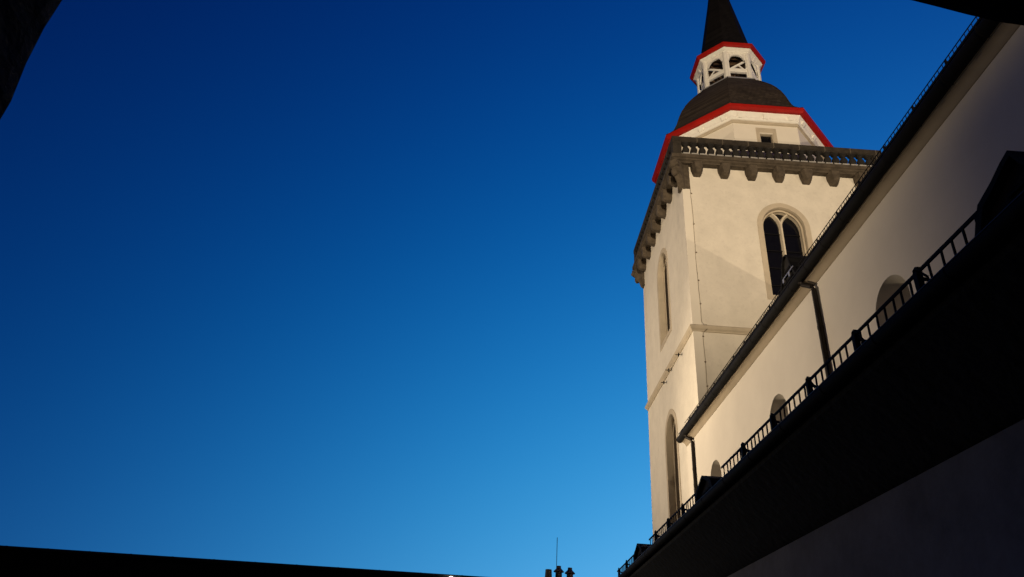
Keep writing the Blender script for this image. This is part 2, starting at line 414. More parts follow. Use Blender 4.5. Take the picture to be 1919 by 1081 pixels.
# balustrade: base course, coping, corner posts, balusters
BO = 0.42; BT = 0.28; ZB, ZT = 24.05, 25.22
s = MB()
def sq_band(o0, o1, z0, z1):
    s.loft([ring_sq(TX0, TX1, TY0, TY1, o, z) for o, z in ((o1, z0), (o0, z0), (o0, z1), (o1, z1), (o1, z0))], False, False)
sq_band(BO + 0.03, BO - BT - 0.03, 24.96, ZT); sq_band(BO + 0.015, BO - BT, 24.90, 24.957); sq_band(BO - 0.02, BO - BT + 0.02, ZB, 24.13)
bal = link("balustrade", 'coping', tower, s)
bprof = [(0.160, 0.0), (0.160, 0.075), (0.108, 0.09), (0.118, 0.15), (0.160, 0.24), (0.168, 0.33), (0.145, 0.44), (0.102, 0.53), (0.082, 0.60), (0.122, 0.63), (0.122, 0.67), (0.160, 0.69), (0.160, 0.775)]
def baluster():
    c = MB(); c.cur = 1
    c.loft([[(sx * r, sy * r, z) for sx, sy in ((-1, -1), (1, -1), (1, 1), (-1, 1))] for r, z in ((0.168, 0.0), (0.168, 0.07))])
    c.cur = 0
    rings = []
    for r, z in bprof[2:]:
        q = r * 0.55
        rings.append([(-q, -r, z), (q, -r, z), (r, -q, z), (r, q, z), (q, r, z), (-q, r, z), (-r, q, z), (-r, -q, z)])
    return c.loft(rings)
yb = TY0 - BO + BT / 2; xb = TX0 - BO + BT / 2
p0, p1 = TX0 - BO + 0.44, TX1 + BO - 0.44
nb = 23; step = (p1 - p0) / nb
bm_ = baluster(); bx0 = p0 + step / 2
bm_.v = [(x + bx0, y + yb, z + 24.13) for x, y, z in bm_.v]
bp = link("baluster", ['baluster_stone', 'plinth_stone'], bal, bm_, origin=(bx0, yb, 24.13), smooth=40)
for k in range(nb):
    if k: dup(bp, bal, (p0 + step * (k + 0.5) + random.uniform(-0.012, 0.012), yb, 24.13), random.uniform(-0.05, 0.05))
    dup(bp, bal, (xb, TY0 - BO + 0.44 + step * (k + 0.5), 24.13), random.uniform(-0.05, 0.05))
rest = MB()
for k in range(nb):
    for px, py in ((p0 + step * (k + 0.5), TY1 + BO - BT / 2), (TX1 + BO - BT / 2, TY0 - BO + 0.44 + step * (k + 0.5))):
        b_ = baluster(); rest.add([(x + px, y + py, z + 24.13) for x, y, z in b_.v], b_.f)
ro = link("baluster_row", 'baluster_stone', bal, rest); ro["kind"] = "stuff"
for px in (TX0 - BO + 0.2, TX1 + BO - 0.2):
    for py in (TY0 - BO + 0.2, TY1 + BO - 0.2):
        b_ = MB(); b_.box(px - 0.215, px + 0.215, py - 0.215, py + 0.215, 24.13, 24.90); link("corner_post", 'coping', bal, b_, bevel=0.015)

# octagonal drum
OX, OY = 12.84, 32.25
RW = 4.14
o8 = lambda r, z: octo(OX, OY, r, z)
d = MB()
ZW = 27.62
ring0 = o8(RW, 23.95); h8 = RW * math.tan(math.pi / 8)
sq = [(-0.34, 26.18), (-0.34, 26.80), (0.34, 26.80), (0.34, 26.18)]
def face_fn(k):
    ang = -math.pi / 2 + k * math.pi / 4
    nx, ny = math.cos(ang), math.sin(ang); tx, ty = -ny, nx
    return lambda u, z, dd: (OX + nx * (RW - dd) + tx * u, OY + ny * (RW - dd) + ty * u, z)
for k in range(8):
    fn = face_fn(k)
    if k % 2 == 0: wall_face(d, fn, -h8, h8, 23.9, ZW, [(0, 0.34, [sq])])
    else: wall_face(d, fn, -h8, h8, 23.9, ZW, [])
drum = link("drum_wall", 'smooth_plaster', tower, d)
for k in (0, 2, 4, 6):
    fn = face_fn(k)
    gl = MB(); gl.add([fn(u * 1.0, z, 0.2) for u, z in sq], [(0, 1, 2, 3)])
    win = link("small_window", 'glass', drum, gl)
    fr = MB()
    so = [(-0.53, 26.05), (-0.53, 27.18), (0.53, 27.18), (0.53, 26.05)]; si = [(-0.36, 26.16), (-0.36, 26.88), (0.36, 26.88), (0.36, 26.16)]; si2 = [(-0.30, 26.20), (-0.30, 26.80), (0.30, 26.80), (0.30, 26.20)]
    strip(fr, fn, so, 0.02, so, -0.02); strip(fr, fn, so, -0.02, si, -0.02); strip(fr, fn, si, -0.02, si2, 0.06); strip(fr, fn, si2, 0.06, si2, 0.21)
    link("frame", 'sandstone', win if False else drum, fr)
    lat = MB()
    for j in range(-2, 3):
        for sgn in (-1, 1):
            lat.tube([fn(max(-0.32, min(0.32, j * 0.14 - 0.3 * sgn)), 26.2, 0.19), fn(max(-0.32, min(0.32, j * 0.14 + 0.3 * sgn)), 26.8, 0.19)], 0.008, 4)
    link("lattice", 'iron', drum, lat)
s = MB(); s.loft([o8(r, z) for r, z in ((RW - 0.02, 27.40), (RW + 0.07, 27.42), (RW + 0.09, 27.50), (RW + 0.09, 27.56), (RW + 0.02, 27.60))], False, False)
link("drum_moulding", 'sandstone', tower, s)
s = MB(); s.loft([o8(r, z) for r, z in ((RW - 0.02, 27.57), (RW + 0.10, 27.62), (RW + 0.16, 27.70), (RW + 0.17, 27.80), (RW + 0.25, 27.93), (RW + 0.29, 28.0), (RW + 0.29, 28.06))], False, False)
link("drum_cornice", 'white_wood', tower, s, smooth=25)
for k in range(8):
    fn = face_fn(k)
    for u in (-1.35, 0.0, 1.35):
        b_ = MB()
        b_.loft([[fn(u - 0.13, z, -dd), fn(u + 0.13, z, -dd), fn(u + 0.13, z + 0.18, -dd - 0.14), fn(u - 0.13, z + 0.18, -dd - 0.14)] for z, dd in ((27.68, 0.20), (27.70, 0.10))])
        link("bracket", 'white_wood', tower, b_)
s = MB(); s.loft([o8(r, z) for r, z in ((4.30, 28.03), (4.58, 28.01), (4.69, 28.10), (4.72, 28.26), (4.66, 28.31), (4.40, 28.36))], True, False)
link("drum_eave", 'red', tower, s)
s = MB()
prof = [(4.68, 28.315), (4.46, 28.50), (4.18, 28.84), (3.94, 29.40), (3.75, 30.05), (3.52, 30.68), (3.29, 31.16), (2.99, 31.68), (2.68, 32.14), (2.32, 32.64), (2.02, 33.02), (1.92, 33.22)]
s.loft([o8(r, z) for r, z in prof], False, True)
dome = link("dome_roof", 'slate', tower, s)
hips = MB()
for k in range(8):
    hips.tube([Vector(o8(r * 1.002, z)[k]) for r, z in prof], 0.035, 6)
link("hip_ridge", 'slate', dome, hips)

# lantern: eight posts with arched boards and braces, open to the sky
s = MB(); s.loft([o8(r, z) for r, z in ((1.92, 33.22), (1.92, 33.31), (1.5, 33.34))], True, True)
lan = link("lantern", 'lead', tower, s)
RP = 1.70
for k in range(8):
    v = Vector(octo(OX, OY, RP, 0)[k]); dirv = (v - Vector((OX, OY, 0))).normalized(); tn = Vector((-dirv.y, dirv.x, 0))
    b_ = MB()
    hw = 0.15
    def post_ring(z, hw=hw, dd=0.13, v=v, dirv=dirv, tn=tn):
        return [tuple(v + tn * a + dirv * b + Vector((0, 0, z))) for a, b in ((-hw, -dd), (hw, -dd), (hw, 0.02), (hw * 0.4, dd * 0.7), (-hw * 0.4, dd * 0.7), (-hw, 0.02))]
    b_.loft([post_ring(33.32, 0.19, 0.16), post_ring(33.46, 0.19, 0.16), post_ring(33.50), post_ring(35.62)])
    link("post", 'white_wood', lan, b_)
hp = RP * math.tan(math.pi / 8)
for k in range(8):
    ang = -math.pi / 2 + k * math.pi / 4
    nx, ny = math.cos(ang), math.sin(ang); tx, ty = -ny, nx
    fn = lambda u, z, dd, nx=nx, ny=ny, tx=tx, ty=ty: (OX + nx * (RP - 0.01 - dd) + tx * u, OY + ny * (RP - 0.01 - dd) + ty * u, z)
    b_ = MB()
    # arched head board with stepped shoulders
    o = [(-0.50, 34.55), (-0.50, 35.03), (-0.42, 35.06), (-0.43, 35.13)] + [(-0.38 * math.cos(t), 35.16 + 0.28 * math.sin(t)) for t in [i * math.pi / 10 for i in range(0, 6)]]
    o = o + [(-u, z) for u, z in o[::-1][1:]]
    top = [(u, 35.66) for u, z in o]
    for da, db in ((-0.02, 0.09),):
        strip(b_, fn, o, da, top, da, close=False); strip(b_, fn, o, db, top, db, close=False); strip(b_, fn, o, da, o, db, close=False)
    # upright stiles of the board
    for sg in (-1, 1):
        b_.loft([[fn(sg * 0.50, z, -0.02), fn(sg * 0.69, z, -0.02), fn(sg * 0.69, z, 0.09), fn(sg * 0.50, z, 0.09)] for z in (33.36, 35.66)])
    link("arched_board", 'white_wood', lan, b_)
    b_ = MB()
    b_.loft([[fn(u, 34.10, -0.05), fn(u, 34.24, -0.05), fn(u, 34.30, 0.02), fn(u, 34.30, 0.12), fn(u, 33.98, 0.12), fn(u, 33.98, -0.02)] for u in (-0.51, 0.51)])
    link("rail", 'white_wood', lan, b_)
    b_ = MB()
    sg = 1 if k % 2 == 0 else -1
    b_.loft([[fn(sg * u + a, z, dd) for a, dd in ((-0.10, 0.02), (0.10, 0.02), (0.10, 0.10), (-0.10, 0.10))] for u, z in ((-0.40, 34.28), (0.42, 34.92))])
    b_.loft([[fn(sg * u + a, z, dd) for a, dd in ((-0.05, 0.03), (0.05, 0.03), (0.05, 0.09), (-0.05, 0.09))] for u, z in ((0.05, 34.66), (0.38, 34.30))])
    link("brace", 'white_wood', lan, b_)
s = MB()
s.box(OX - 0.11, OX + 0.11, OY - 0.11, OY + 0.11, 33.5, 35.75)
for a in range(4):
    t = a * math.pi / 2 + 0.4
    s.tube([(OX + 0.1 * math.cos(t), OY + 0.1 * math.sin(t), 34.5), (OX + 1.3 * math.cos(t), OY + 1.3 * math.sin(t), 35.6)], 0.08, 4)
for a in range(6):
    hl = min(1.45, 2.1 - abs(-1.24 + a * 0.5)); s.box(OX - hl, OX + hl, OY - 1.3 + a * 0.5, OY - 1.18 + a * 0.5, 35.58, 35.70)
s.loft([o8(1.68, 35.72), o8(1.68, 35.76)])
link("roof_timber", 'old_wood', lan, s)
s = MB(); s.loft([o8(r, z) for r, z in ((1.60, 35.58), (1.75, 35.60), (1.79, 35.66), (1.84, 35.68), (1.93, 35.76), (1.97, 35.78), (1.97, 35.83))], False, False)
link("lantern_cornice", 'white_wood', lan, s)
for k in range(8):
    ang = -math.pi / 2 + k * math.pi / 4
    nx, ny = math.cos(ang), math.sin(ang); tx, ty = -ny, nx
    b_ = MB()
    P = lambda u, r, z: (OX + nx * r + tx * u, OY + ny * r + ty * u, z)
    b_.loft([[P(u, 1.70, 35.52), P(u, 1.80, 35.60), P(u, 1.94, 35.77), P(u, 1.70, 35.79)] for u in (-0.08, 0.08)])
    link("bracket", 'white_wood', lan, b_)
s = MB(); s.loft([o8(r, z) for r, z in ((1.93, 35.80), (2.02, 35.76), (2.13, 35.84), (2.17, 36.0), (2.12, 36.06), (1.9, 36.1))], True, False)
link("lantern_eave", 'red', lan, s)
s = MB()
s.loft([o8(r, z) for r, z in ((2.13, 36.06), (1.95, 36.17), (1.74, 36.45), (1.56, 36.95), (1.40, 37.7), (0.70, 42.2), (0.34, 44.9), (0.05, 47.2))], False, True)
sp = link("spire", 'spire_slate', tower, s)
s = MB(); s.lathe([(0.05, 47.1), (0.2, 47.3), (0.28, 47.5), (0.2, 47.7), (0.04, 47.85), (0.03, 49.2)], c=(OX, OY, 0), n=12)
link("finial", 'lead', tower, s, smooth=50)

# lightning conductor down the front, with its clips; iron wall anchors on the left face
s = MB()
zz = [23.4 - i * 0.55 for i in range(16)]
s.tube([(8.39 + 0.016 * math.sin(z * 1.3) + 0.008 * math.sin(z * 3.7), TY0 - 0.035, z) for z in zz] + [(8.41, TY0 - 0.04, 14.99), (8.47, TY0 - 0.05, 14.88), (8.58, TY0 - 0.17, 14.80)], 0.011, 5)
s.tube([(8.58, TY0 - 0.17, 14.60), (8.47, TY0 - 0.06, 14.52), (8.42, TY0 - 0.045, 14.42)] + [(8.415 + 0.01 * math.sin(z * 3), TY0 - 0.035, z) for z in [14.2 - i * 0.5 for i in range(32)]], 0.011, 5)
for z in (22.0, 20.2, 18.6, 17.1, 15.9, 14.3, 13.1, 12.0, 10.6):
    s.box(8.385, 8.45, TY0 - 0.055, TY0 + 0.0, z - 0.02, z + 0.02)
link("lightning_conductor", 'conductor', tower, s)
for (y, z) in ((29.55, 14.36), (31.5, 14.46), (32.6, 14.28)):
    a_ = MB(); a_.tube([(TX0 + 0.02, y, z), (TX0 - 0.30, y, z - 0.02)], 0.018, 6)
    a_.box(TX0 - 0.16, TX0 - 0.13, y - 0.05, y + 0.05, z - 0.09, z + 0.07)
    link("wall_anchor", 'iron', tower, a_)

# ------------------------------------------------------------------ church nave
NX, NXR, NY0, NY1 = 7.4, 18.2, -10.0, 27.46
nave = thing("church_nave", "long cream church nave wall with dark slate roof running up to the tower", "church nave", (TCX, 10, GROUND))
fnv = lambda u, z, dd: (NX + dd, u, z)
fnr = lambda u, z, dd: (NXR - dd, u, z)
w = MB()
NW = [24.05, 18.1, 11.95, 5.8, -0.3, -6.4]
def nwin(): return arch(0.64, 0.64, 7.13, 4.3)
for fn in (fnv, fnr):
    wall_face(w, fn, NY0, NY1, GROUND, 9.6, [(y, 0.64, [nwin()]) for y in NW])
w.add([(NX, NY1, GROUND), (NXR, NY1, GROUND), (NXR, NY1, 9.6), (12.8, NY1, 16.1), (NX, NY1, 9.6)], [(0, 1, 2, 3, 4)])
w.add([(NX, NY0, GROUND), (NXR, NY0, GROUND), (NXR, NY0, 9.6), (12.8, NY0, 16.1), (NX, NY0, 9.6)], [(0, 1, 2, 3, 4)])
link("wall", 'nave_plaster', nave, w)
for fn in (fnv, fnr):
    for y in NW:
        gl = MB(); oi = arch(0.52, 0.52, 7.05, 4.5)
        gl.add([fn(y + u, z, 0.62) for u, z in oi], [tuple(range(len(oi)))])
        win = link("window", 'glass', nave, gl)
        fr = MB(); oa = arch(0.64, 0.64, 7.13, 4.3); ob = arch(0.60, 0.60, 7.11, 4.4)
        strip(fr, fn, oa, 0.0, ob, 0.40, y); strip(fr, fn, ob, 0.40, oi, 0.63, y)
        link("reveal", 'nave_plaster', win, fr, smooth=40)
        br = MB()
        for z in (5.2, 5.9, 6.6): br.tube([fn(y - 0.52, z, 0.6), fn(y + 0.52, z, 0.6)], 0.015, 5)
        br.tube([fn(y, 4.5, 0.6), fn(y, 7.56, 0.6)], 0.015, 5)
        link("glazing_bar", 'iron', win, br)
cp = [(7.42, 9.34), (7.385, 9.345), (7.36, 9.37), (7.335, 9.42), (7.30, 9.462), (7.255, 9.49), (7.225, 9.495), (7.225, 9.515), (7.20, 9.52), (7.20, 9.83), (7.42, 9.83)]
for mir in (False, True):
    s = MB()
    s.extrude(cp, lambda p, t, mir=mir: ((25.6 - p[0]) if mir else p[0], t, p[1]), NY0, NY1 - 0.02)
    link("cornice", 'cornice_stone', nave, s, smooth=30)
    s = MB(); xg = 25.6 - 7.15 if mir else 7.15
    s.tube([(xg, NY0, 9.635), (xg, NY1 + 0.10, 9.635)], 0.13, 16)
    for i in range(38):
        y = NY0 + 0.5 + i
        s.tube([(xg, y - 0.015, 9.635), (xg, y + 0.015, 9.635)], 0.137, 16)
    link("gutter", 'gutter', nave, s, smooth=40)
s = MB()
rp = [(7.10, 9.81), (7.10, 9.865), (12.8, 16.44), (18.50, 9.865), (18.50, 9.81), (12.8, 16.34)]
s.extrude(rp, lambda p, t: (p[0], t, p[1]), NY0 - 0.2, NY1 + 0.02)
roof = link("roof", 'roof_slate', nave, s)
# downpipes with swan necks
def downpipe(y, yt):
    p = MB()
    p.tube([(7.15, yt, 9.60), (7.15, yt, 9.50), (7.17, yt - 0.03, 9.44), (7.25, (y + yt) / 2, 9.37), (7.31, y + 0.03, 9.29), (7.332, y, 9.20), (7.334, y, 9.0), (7.334, y, GROUND)], 0.064, 10)
    for z in (8.2, 6.4, 4.6, 2.8): p.tube([(7.334, y, z), (7.334, y, z - 0.09)], 0.072, 10)
    o_ = link("downpipe", 'pipe', nave, p, smooth=40)
    b_ = MB()
    for z in (8.15, 6.35, 4.55): b_.box(7.31, 7.405, y - 0.02, y + 0.02, z - 0.03, z + 0.03)
    link("bracket", 'iron', o_, b_)
downpipe(26.4, 26.65); downpipe(14.82, 15.06); downpipe(2.5, 2.75)

def dormer(parent, x, y, zb, prof, depth, mats, near_prof=None):
    """small bell-shaped roof vent: curved hood running back into the roof, boarded front"""
    pts = [(-u, z) for u, z in (near_prof or prof)[::-1]] + prof[1:]
    h = MB()
    outer = [(u, zb + z) for u, z in pts]; inner = [(u * 0.90, zb + z - 0.04) for u, z in pts]
    f2 = lambda p, t: (t, y + p[0], p[1])
    ring = outer + inner[::-1]
    h.loft([[f2(p, x - 0.05) for p in ring], [f2(p, x + depth) for p in ring]])
    hood = link("dormer", mats[0], parent, h)
    fr = MB(); fr.extrude(inner + [(inner[-1][0], zb - 0.03), (inner[0][0], zb - 0.03)], f2, x + 0.01, x + 0.05)
    link("front_board", mats[1], hood, fr)
    lv = MB()
    zmx = max(p[1] for p in prof)
    for i in range(4):
        z = zb + 0.12 * zmx + i * 0.15 * zmx; u = prof[-1][0] * (0.62 - 0.10 * i)
        lv.add([f2((-u, z), x + 0.0), f2((u, z), x + 0.0), f2((u, z + 0.10 * zmx), x + 0.012), f2((-u, z + 0.10 * zmx), x + 0.012)], [(0, 1, 2, 3)])
        lv.box(x - 0.015, x + 0.02, y - u, y + u, z - 0.01, z + 0.004)
    link("louvre", 'iron', hood, lv)
    return hood
nd = dormer(nave, 7.30, 16.0, 9.88, [(0, 1.04), (0.12, 1.0), (0.22, 0.86), (0.30, 0.62), (0.42, 0.38), (0.52, 0.2), (0.58, -0.1)], 1.1, ('roof_slate', 'dark_wood'))
fl = MB()  # pale lead strips shaped to stand in for the glint at the dormer's base
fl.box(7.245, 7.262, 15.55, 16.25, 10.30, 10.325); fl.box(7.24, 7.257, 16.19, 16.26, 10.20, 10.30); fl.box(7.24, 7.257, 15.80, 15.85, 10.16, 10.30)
link("flashing_glint", 'lead', nd, fl)

# snow guard on the nave roof
sg_ = thing("snow_guard", "thin black wire snow guard along the high nave roof edge above its gutter", "snow guard", (7.35, 10, 9.9))
def poles(mb, x, ys, z0, z1, r, n=4):
    for y in ys: mb.tube([(x, y, z0), (x, y, z1)], r, n)
GX, GZ0, GZ1 = 7.35, 10.14, 10.295
s = MB(); s.tube([(GX, NY0, GZ1), (GX, NY1 - 0.1, GZ1)], 0.011, 5); link("top_rail", 'iron', sg_, s)
s = MB(); s.tube([(GX, NY0, 10.175), (GX, NY1 - 0.1, 10.175)], 0.010, 5); link("bottom_rail", 'iron', sg_, s)
ys = []
y = 26.9
while y > NY0:
    if abs(((y - 1.94) / 1.12 + 0.5) % 1 - 0.5) > 0.06: ys.append(y + random.uniform(-0.015, 0.015))
    y -= 0.114
wp = None
for y in ys[:100]:
    if wp is None:
        s = MB(); s.tube([(GX, y, 10.17), (GX, y, GZ1)], 0.009, 4); wp = link("bar", 'iron', sg_, s, origin=(GX, y, 10.17))
    else: dup(wp, sg_, (GX, y, 10.17))
s = MB(); poles(s, GX, ys[100:], 10.17, GZ1, 0.009)
rest_ = link("bar_row", 'iron', sg_, s); rest_["kind"] = "stuff"
y = 1.94
while y < NY1:
    p_ = MB(); p_.box(GX - 0.012, GX + 0.012, y - 0.02, y + 0.02, GZ0 - 0.02, GZ1 + 0.004)
    p_.tube([(GX, y, GZ1 - 0.03), (GX + 0.12, y, 10.25)], 0.012, 5)
    link("post", 'iron', sg_, p_); y += 1.12

# ------------------------------------------------------------------ cloister wings round the courtyard
CZ = 2.381      # gutter centre
def wing(name, label, fn, t0, t1, plaster, flat=False, loc=(0, 0, 0)):
    """fn(a, t, z): a = distance outward from the courtyard's gutter line, t = along the wing"""
    o = thing(name, label, "cloister wing", loc)
    w_ = MB(); w_.extrude([(0.70, GROUND), (0.70, 2.3), (4.6, 2.3 if flat else 4.9), (4.6, GROUND)], lambda p, t: fn(p[0], t, p[1]), t0, t1)
    link("wall", plaster, o, w_)
    c_ = MB(); c_.extrude([(0.74, 1.76), (0.69, 1.78), (0.62, 1.82), (0.50, 1.95), (0.34, 2.08), (0.20, 2.20), (0.08, 2.29), (0.06, 2.352), (0.74, 2.352)], lambda p, t: fn(p[0], t, p[1]), t0 + 0.01, t1 - 0.01)
    link("cornice", 'dark_wood', o, c_, smooth=30)
    g_ = MB(); g_.tube([fn(0.0, t0, CZ), fn(0.0, t1, CZ)], 0.055, 12)
    k = t0 + 0.4
    while k < t1: g_.tube([fn(0.0, k - 0.015, CZ), fn(0.0, k + 0.015, CZ)], 0.0585, 12); k += 0.9
    go_ = link("gutter", 'gutter', o, g_, smooth=40)
    l_ = MB(); l_.tube([fn(-0.052, t0, CZ + 0.022), fn(-0.052, t1, CZ + 0.022)], 0.005, 5); link("bead", 'pot', go_, l_)
    r_ = MB()
    if flat: r_.extrude([(0.05, 2.36), (0.05, 2.41), (4.75, 2.43), (4.75, 2.36)], lambda p, t: fn(p[0], t, p[1]), t0 + 0.01, t1 - 0.01)
    else: r_.extrude([(0.03, 2.38), (0.03, 2.42), (4.75, 5.35), (4.75, 5.25)], lambda p, t: fn(p[0], t, p[1]), t0 + 0.01, t1 - 0.01)
    link("roof", 'roof_slate', o, r_)
    return o
near = wing("cloister_wing", "dark low cloister wing in the foreground below the nave, with roof vents", lambda a, t, z: (2.6 + a, t, z), 1.35, 16.7 + 4.7, 'cloister_plaster', loc=(5, 9, GROUND))
far = wing("cloister_wing", "black flat eave line of the far cloister wing across the courtyard", lambda a, t, z: (t, 16.75 + a, z + 0.0037 * (t + 11.0) - 0.012), -14.5, 2.56, 'cloister_plaster', flat=True, loc=(-6, 19, GROUND))
left = wing("cloister_wing", "low slate roofed cloister wing along the left side of the courtyard", lambda a, t, z: (-12.3 - a, t, z), -3.0, 16.70, 'cloister_plaster', loc=(-14.6, 7, GROUND))
DP = [(0, 0.47), (0.08, 0.445), (0.19, 0.395), (0.34, 0.345), (0.40, 0.26), (0.44, 0.19), (0.47, -0.02)]
for yy, k in ((3.03, 1.05), (9.56, 1.0), (14.2, 1.0)):
    dormer(near, 2.80, yy, 2.40, [(u, z * k) for u, z in DP], 0.75, ('roof_slate', 'dark_wood'), [(0, 0.47 * k), (0.05, 0.40), (0.10, 0.33), (0.22, 0.27), (0.36, 0.19), (0.45, -0.02)] if yy < 4 else None)

# railing-like snow guard on the near roof edge
rg = thing("snow_guard", "black iron snow guard railing with hooked posts along the near cloister roof edge", "snow guard", (2.9, 9, 2.57))
RX, RZ0, RZ1 = 2.90, 2.60, 2.878
gaps = (3.03, 9.56, 14.2)
segs = [(1.5, 2.62), (3.42, 9.15), (9.97, 13.8), (14.6, 17.4)]
for a, b in segs:
    s = MB(); s.box(RX - 0.008, RX + 0.008, a, b, RZ1 - 0.023, RZ1); link("top_rail", 'iron', rg, s)
    s = MB(); s.box(RX - 0.006, RX + 0.006, a, b, RZ0 + 0.02, RZ0 + 0.045); link("bottom_rail", 'iron', rg, s)
def inseg(y, m=0.0): return any(a + m <= y <= b - m for a, b in segs)
bar_p = None; y = 1.62
posts = [4.30 + 0.99 * k for k in range(-2, 14)]
while y < 17.4:
    if inseg(y, 0.03) and min(abs(y - q) for q in posts) > 0.035:
        if bar_p is None:
            b_ = MB(); b_.box(RX - 0.006, RX + 0.006, y - 0.0075, y + 0.0075, RZ0 + 0.005, RZ1 - 0.02)
            bar_p = link("bar", 'iron', rg, b_, origin=(RX, y, RZ0))
        else:
            c = dup(bar_p, rg, (RX + random.uniform(-0.004, 0.004), y + random.uniform(-0.008, 0.008), RZ0))
            c.rotation_euler = (random.uniform(-0.03, 0.03), 0, 0)
    y += 0.1325
post_p = None
for y in posts:
    if not inseg(y): continue
    if post_p is None:
        p_ = MB()
        p_.box(RX - 0.022, RX + 0.022, y - 0.024, y + 0.024, RZ0 - 0.03, RZ1 - 0.01)
        # hooked head curling back over the rail
        hk = [(y + 0.008, RZ1 - 0.05), (y + 0.022, RZ1 - 0.005), (y + 0.018, RZ1 + 0.014), (y - 0.006, RZ1 + 0.022), (y - 0.035, RZ1 + 0.006), (y - 0.05, RZ1 - 0.03)]
        p_.tube([(RX - 0.005, a, z) for a, z in hk], 0.014, 6)
        p_.tube([(RX, y - 0.03, RZ1 - 0.02), (RX, y - 0.10, RZ1 - 0.10), (RX, y - 0.115, RZ1 - 0.15)], 0.010, 5)
        p_.tube([(RX, y, RZ1 - 0.05), (RX + 0.30, y, RZ0 + 0.17)], 0.014, 5)
        post_p = link("post", 'iron', rg, p_, origin=(RX, y, RZ0))
    else: dup(post_p, rg, (RX, y, RZ0))

# ------------------------------------------------------------------ the stone doorway the photographer stands in
portal = thing("stone_doorway", "black rough stone doorway framing the upper corners of the view", "doorway", (0, 0.97, GROUND))
def rough(n, amp): return [random.uniform(-amp, amp) for _ in range(n)]
YF, YB = 1.2, 0.75
p_ = MB()
nz = 30
def jamb(xe, sgn, seed):
    random.seed(seed); rings = []
    off = 0.0
    for i in range(nz + 1):
        z = GROUND + (1.9 - GROUND) * i / nz
        if i % 3 == 0: off = random.uniform(-0.018, 0.018)
        e = off + random.uniform(-0.006, 0.006)
        rings.append([(xe - sgn * 0.06 + sgn * e, YB, z), (xe + sgn * e, YF - 0.03, z), (xe + sgn * e, YF, z), (xe - sgn * 3.4, YF, z), (xe - sgn * 3.4, YB, z)])
    return rings
m_ = MB(); m_.loft(jamb(-1.130, 1, 3)); link("jamb", 'portal_stone', portal, m_)
m_ = MB(); m_.loft(jamb(1.250, -1, 5)); link("jamb", 'portal_stone', portal, m_)
random.seed(8)
m_ = MB(); rings = []
for i in range(41):
    x = -1.6 + 3.2 * i / 40
    z = 1.66 - (0.245 * (x - 0.9) if x > 0.9 else 0.02 * (x - 0.9)) + random.uniform(-0.006, 0.006)
    rings.append([(x, YB, z + 0.06), (x, YF - 0.02, z), (x, YF, z), (x, YF, 2.6), (x, YB, 2.6)])
m_.loft(rings); link("lintel", 'portal_stone', portal, m_)
# the passage behind the doorway
ps = thing("passage", "dark enclosed passage behind the doorway where the photographer stands", "passage", (0, -1.5, GROUND))
m_ = MB()
m_.box(-2.9, -2.6, -4.0, YB - 0.004, GROUND, 2.6); m_.box(2.6, 2.9, -4.0, YB - 0.004, GROUND, 2.6); m_.box(-2.9, 2.9, -4.3, -4.004, GROUND, 2.6)
link("wall", 'portal_stone', ps, m_)
m_ = MB(); m_.box(-4.6, 4.6, -4.4, YF + 0.02, 2.604, 2.9); link("ceiling", 'dark_wood', ps, m_)

# ------------------------------------------------------------------ house beyond, with its chimney pots and a rod
house = thing("town_house", "distant house with three round dark chimney pots showing above the far roof", "house", (3.6, 44, GROUND))
m_ = MB(); m_.box(-2.5, 10, 39.2, 48, GROUND, 2.2); m_.add([(-2.5, 39.2, 2.2), (-2.5, 48, 2.2), (-2.5, 43.6, 5.0)], [(0, 1, 2)]); m_.add([(10, 39.2, 2.2), (10, 48, 2.2), (10, 43.6, 5.0)], [(0, 1, 2)])
link("wall", 'house_wall', house, m_)
m_ = MB(); m_.extrude([(38.7, 1.95), (38.7, 2.1), (43.6, 5.25), (48.5, 2.1), (48.5, 1.95), (43.6, 5.08)], lambda p, t: (t, p[0], p[1]), -2.9, 10.4); hr = link("roof", 'roof_slate', house, m_)
m_ = MB(); m_.box(2.6, 4.6, 39.6, 40.4, 2.4, 5.62); m_.box(2.52, 4.68, 39.52, 40.48, 5.44, 5.60); ch = link("chimney", 'brick', house, m_)
m_ = MB(); m_.lathe([(0.20, 5.60), (0.185, 6.1), (0.165, 6.45), (0.135, 6.45), (0.135, 6.2)], c=(3.055, 40, 0), n=14); link("chimney_pot", 'pot', ch, m_, smooth=40)
for x, dz in ((3.59, 0.02), (4.175, -0.03)):
    m_ = MB()
    m_.lathe([(0.19, 5.60), (0.17, 6.36 + dz), (0.12, 6.37 + dz)], c=(x, 40, 0), n=14)
    m_.lathe([(0.27, 6.34 + dz), (0.28, 6.37 + dz), (0.12, 6.53 + dz), (0.115, 6.64 + dz), (0.02, 6.655 + dz)], c=(x, 40, 0), n=14)
    link("chimney_pot", 'pot', ch, m_, smooth=40)
for f_x in (-1, 1.5, 5.5, 8):
    m_ = MB(); m_.box(f_x, f_x + 1.0, 39.17, 39.199, 0.0, 1.4); link("window", 'glass', house, m_)
rod = MB(); rod.tube([(3.46, 39.9, 5.6), (3.455, 39.9, 8.08)], 0.016, 6)
ro = link("lightning_rod", 'iron', None, rod); ro["label"] = "thin tall rod rising from the chimney above the three pots"; ro["category"] = "rod"

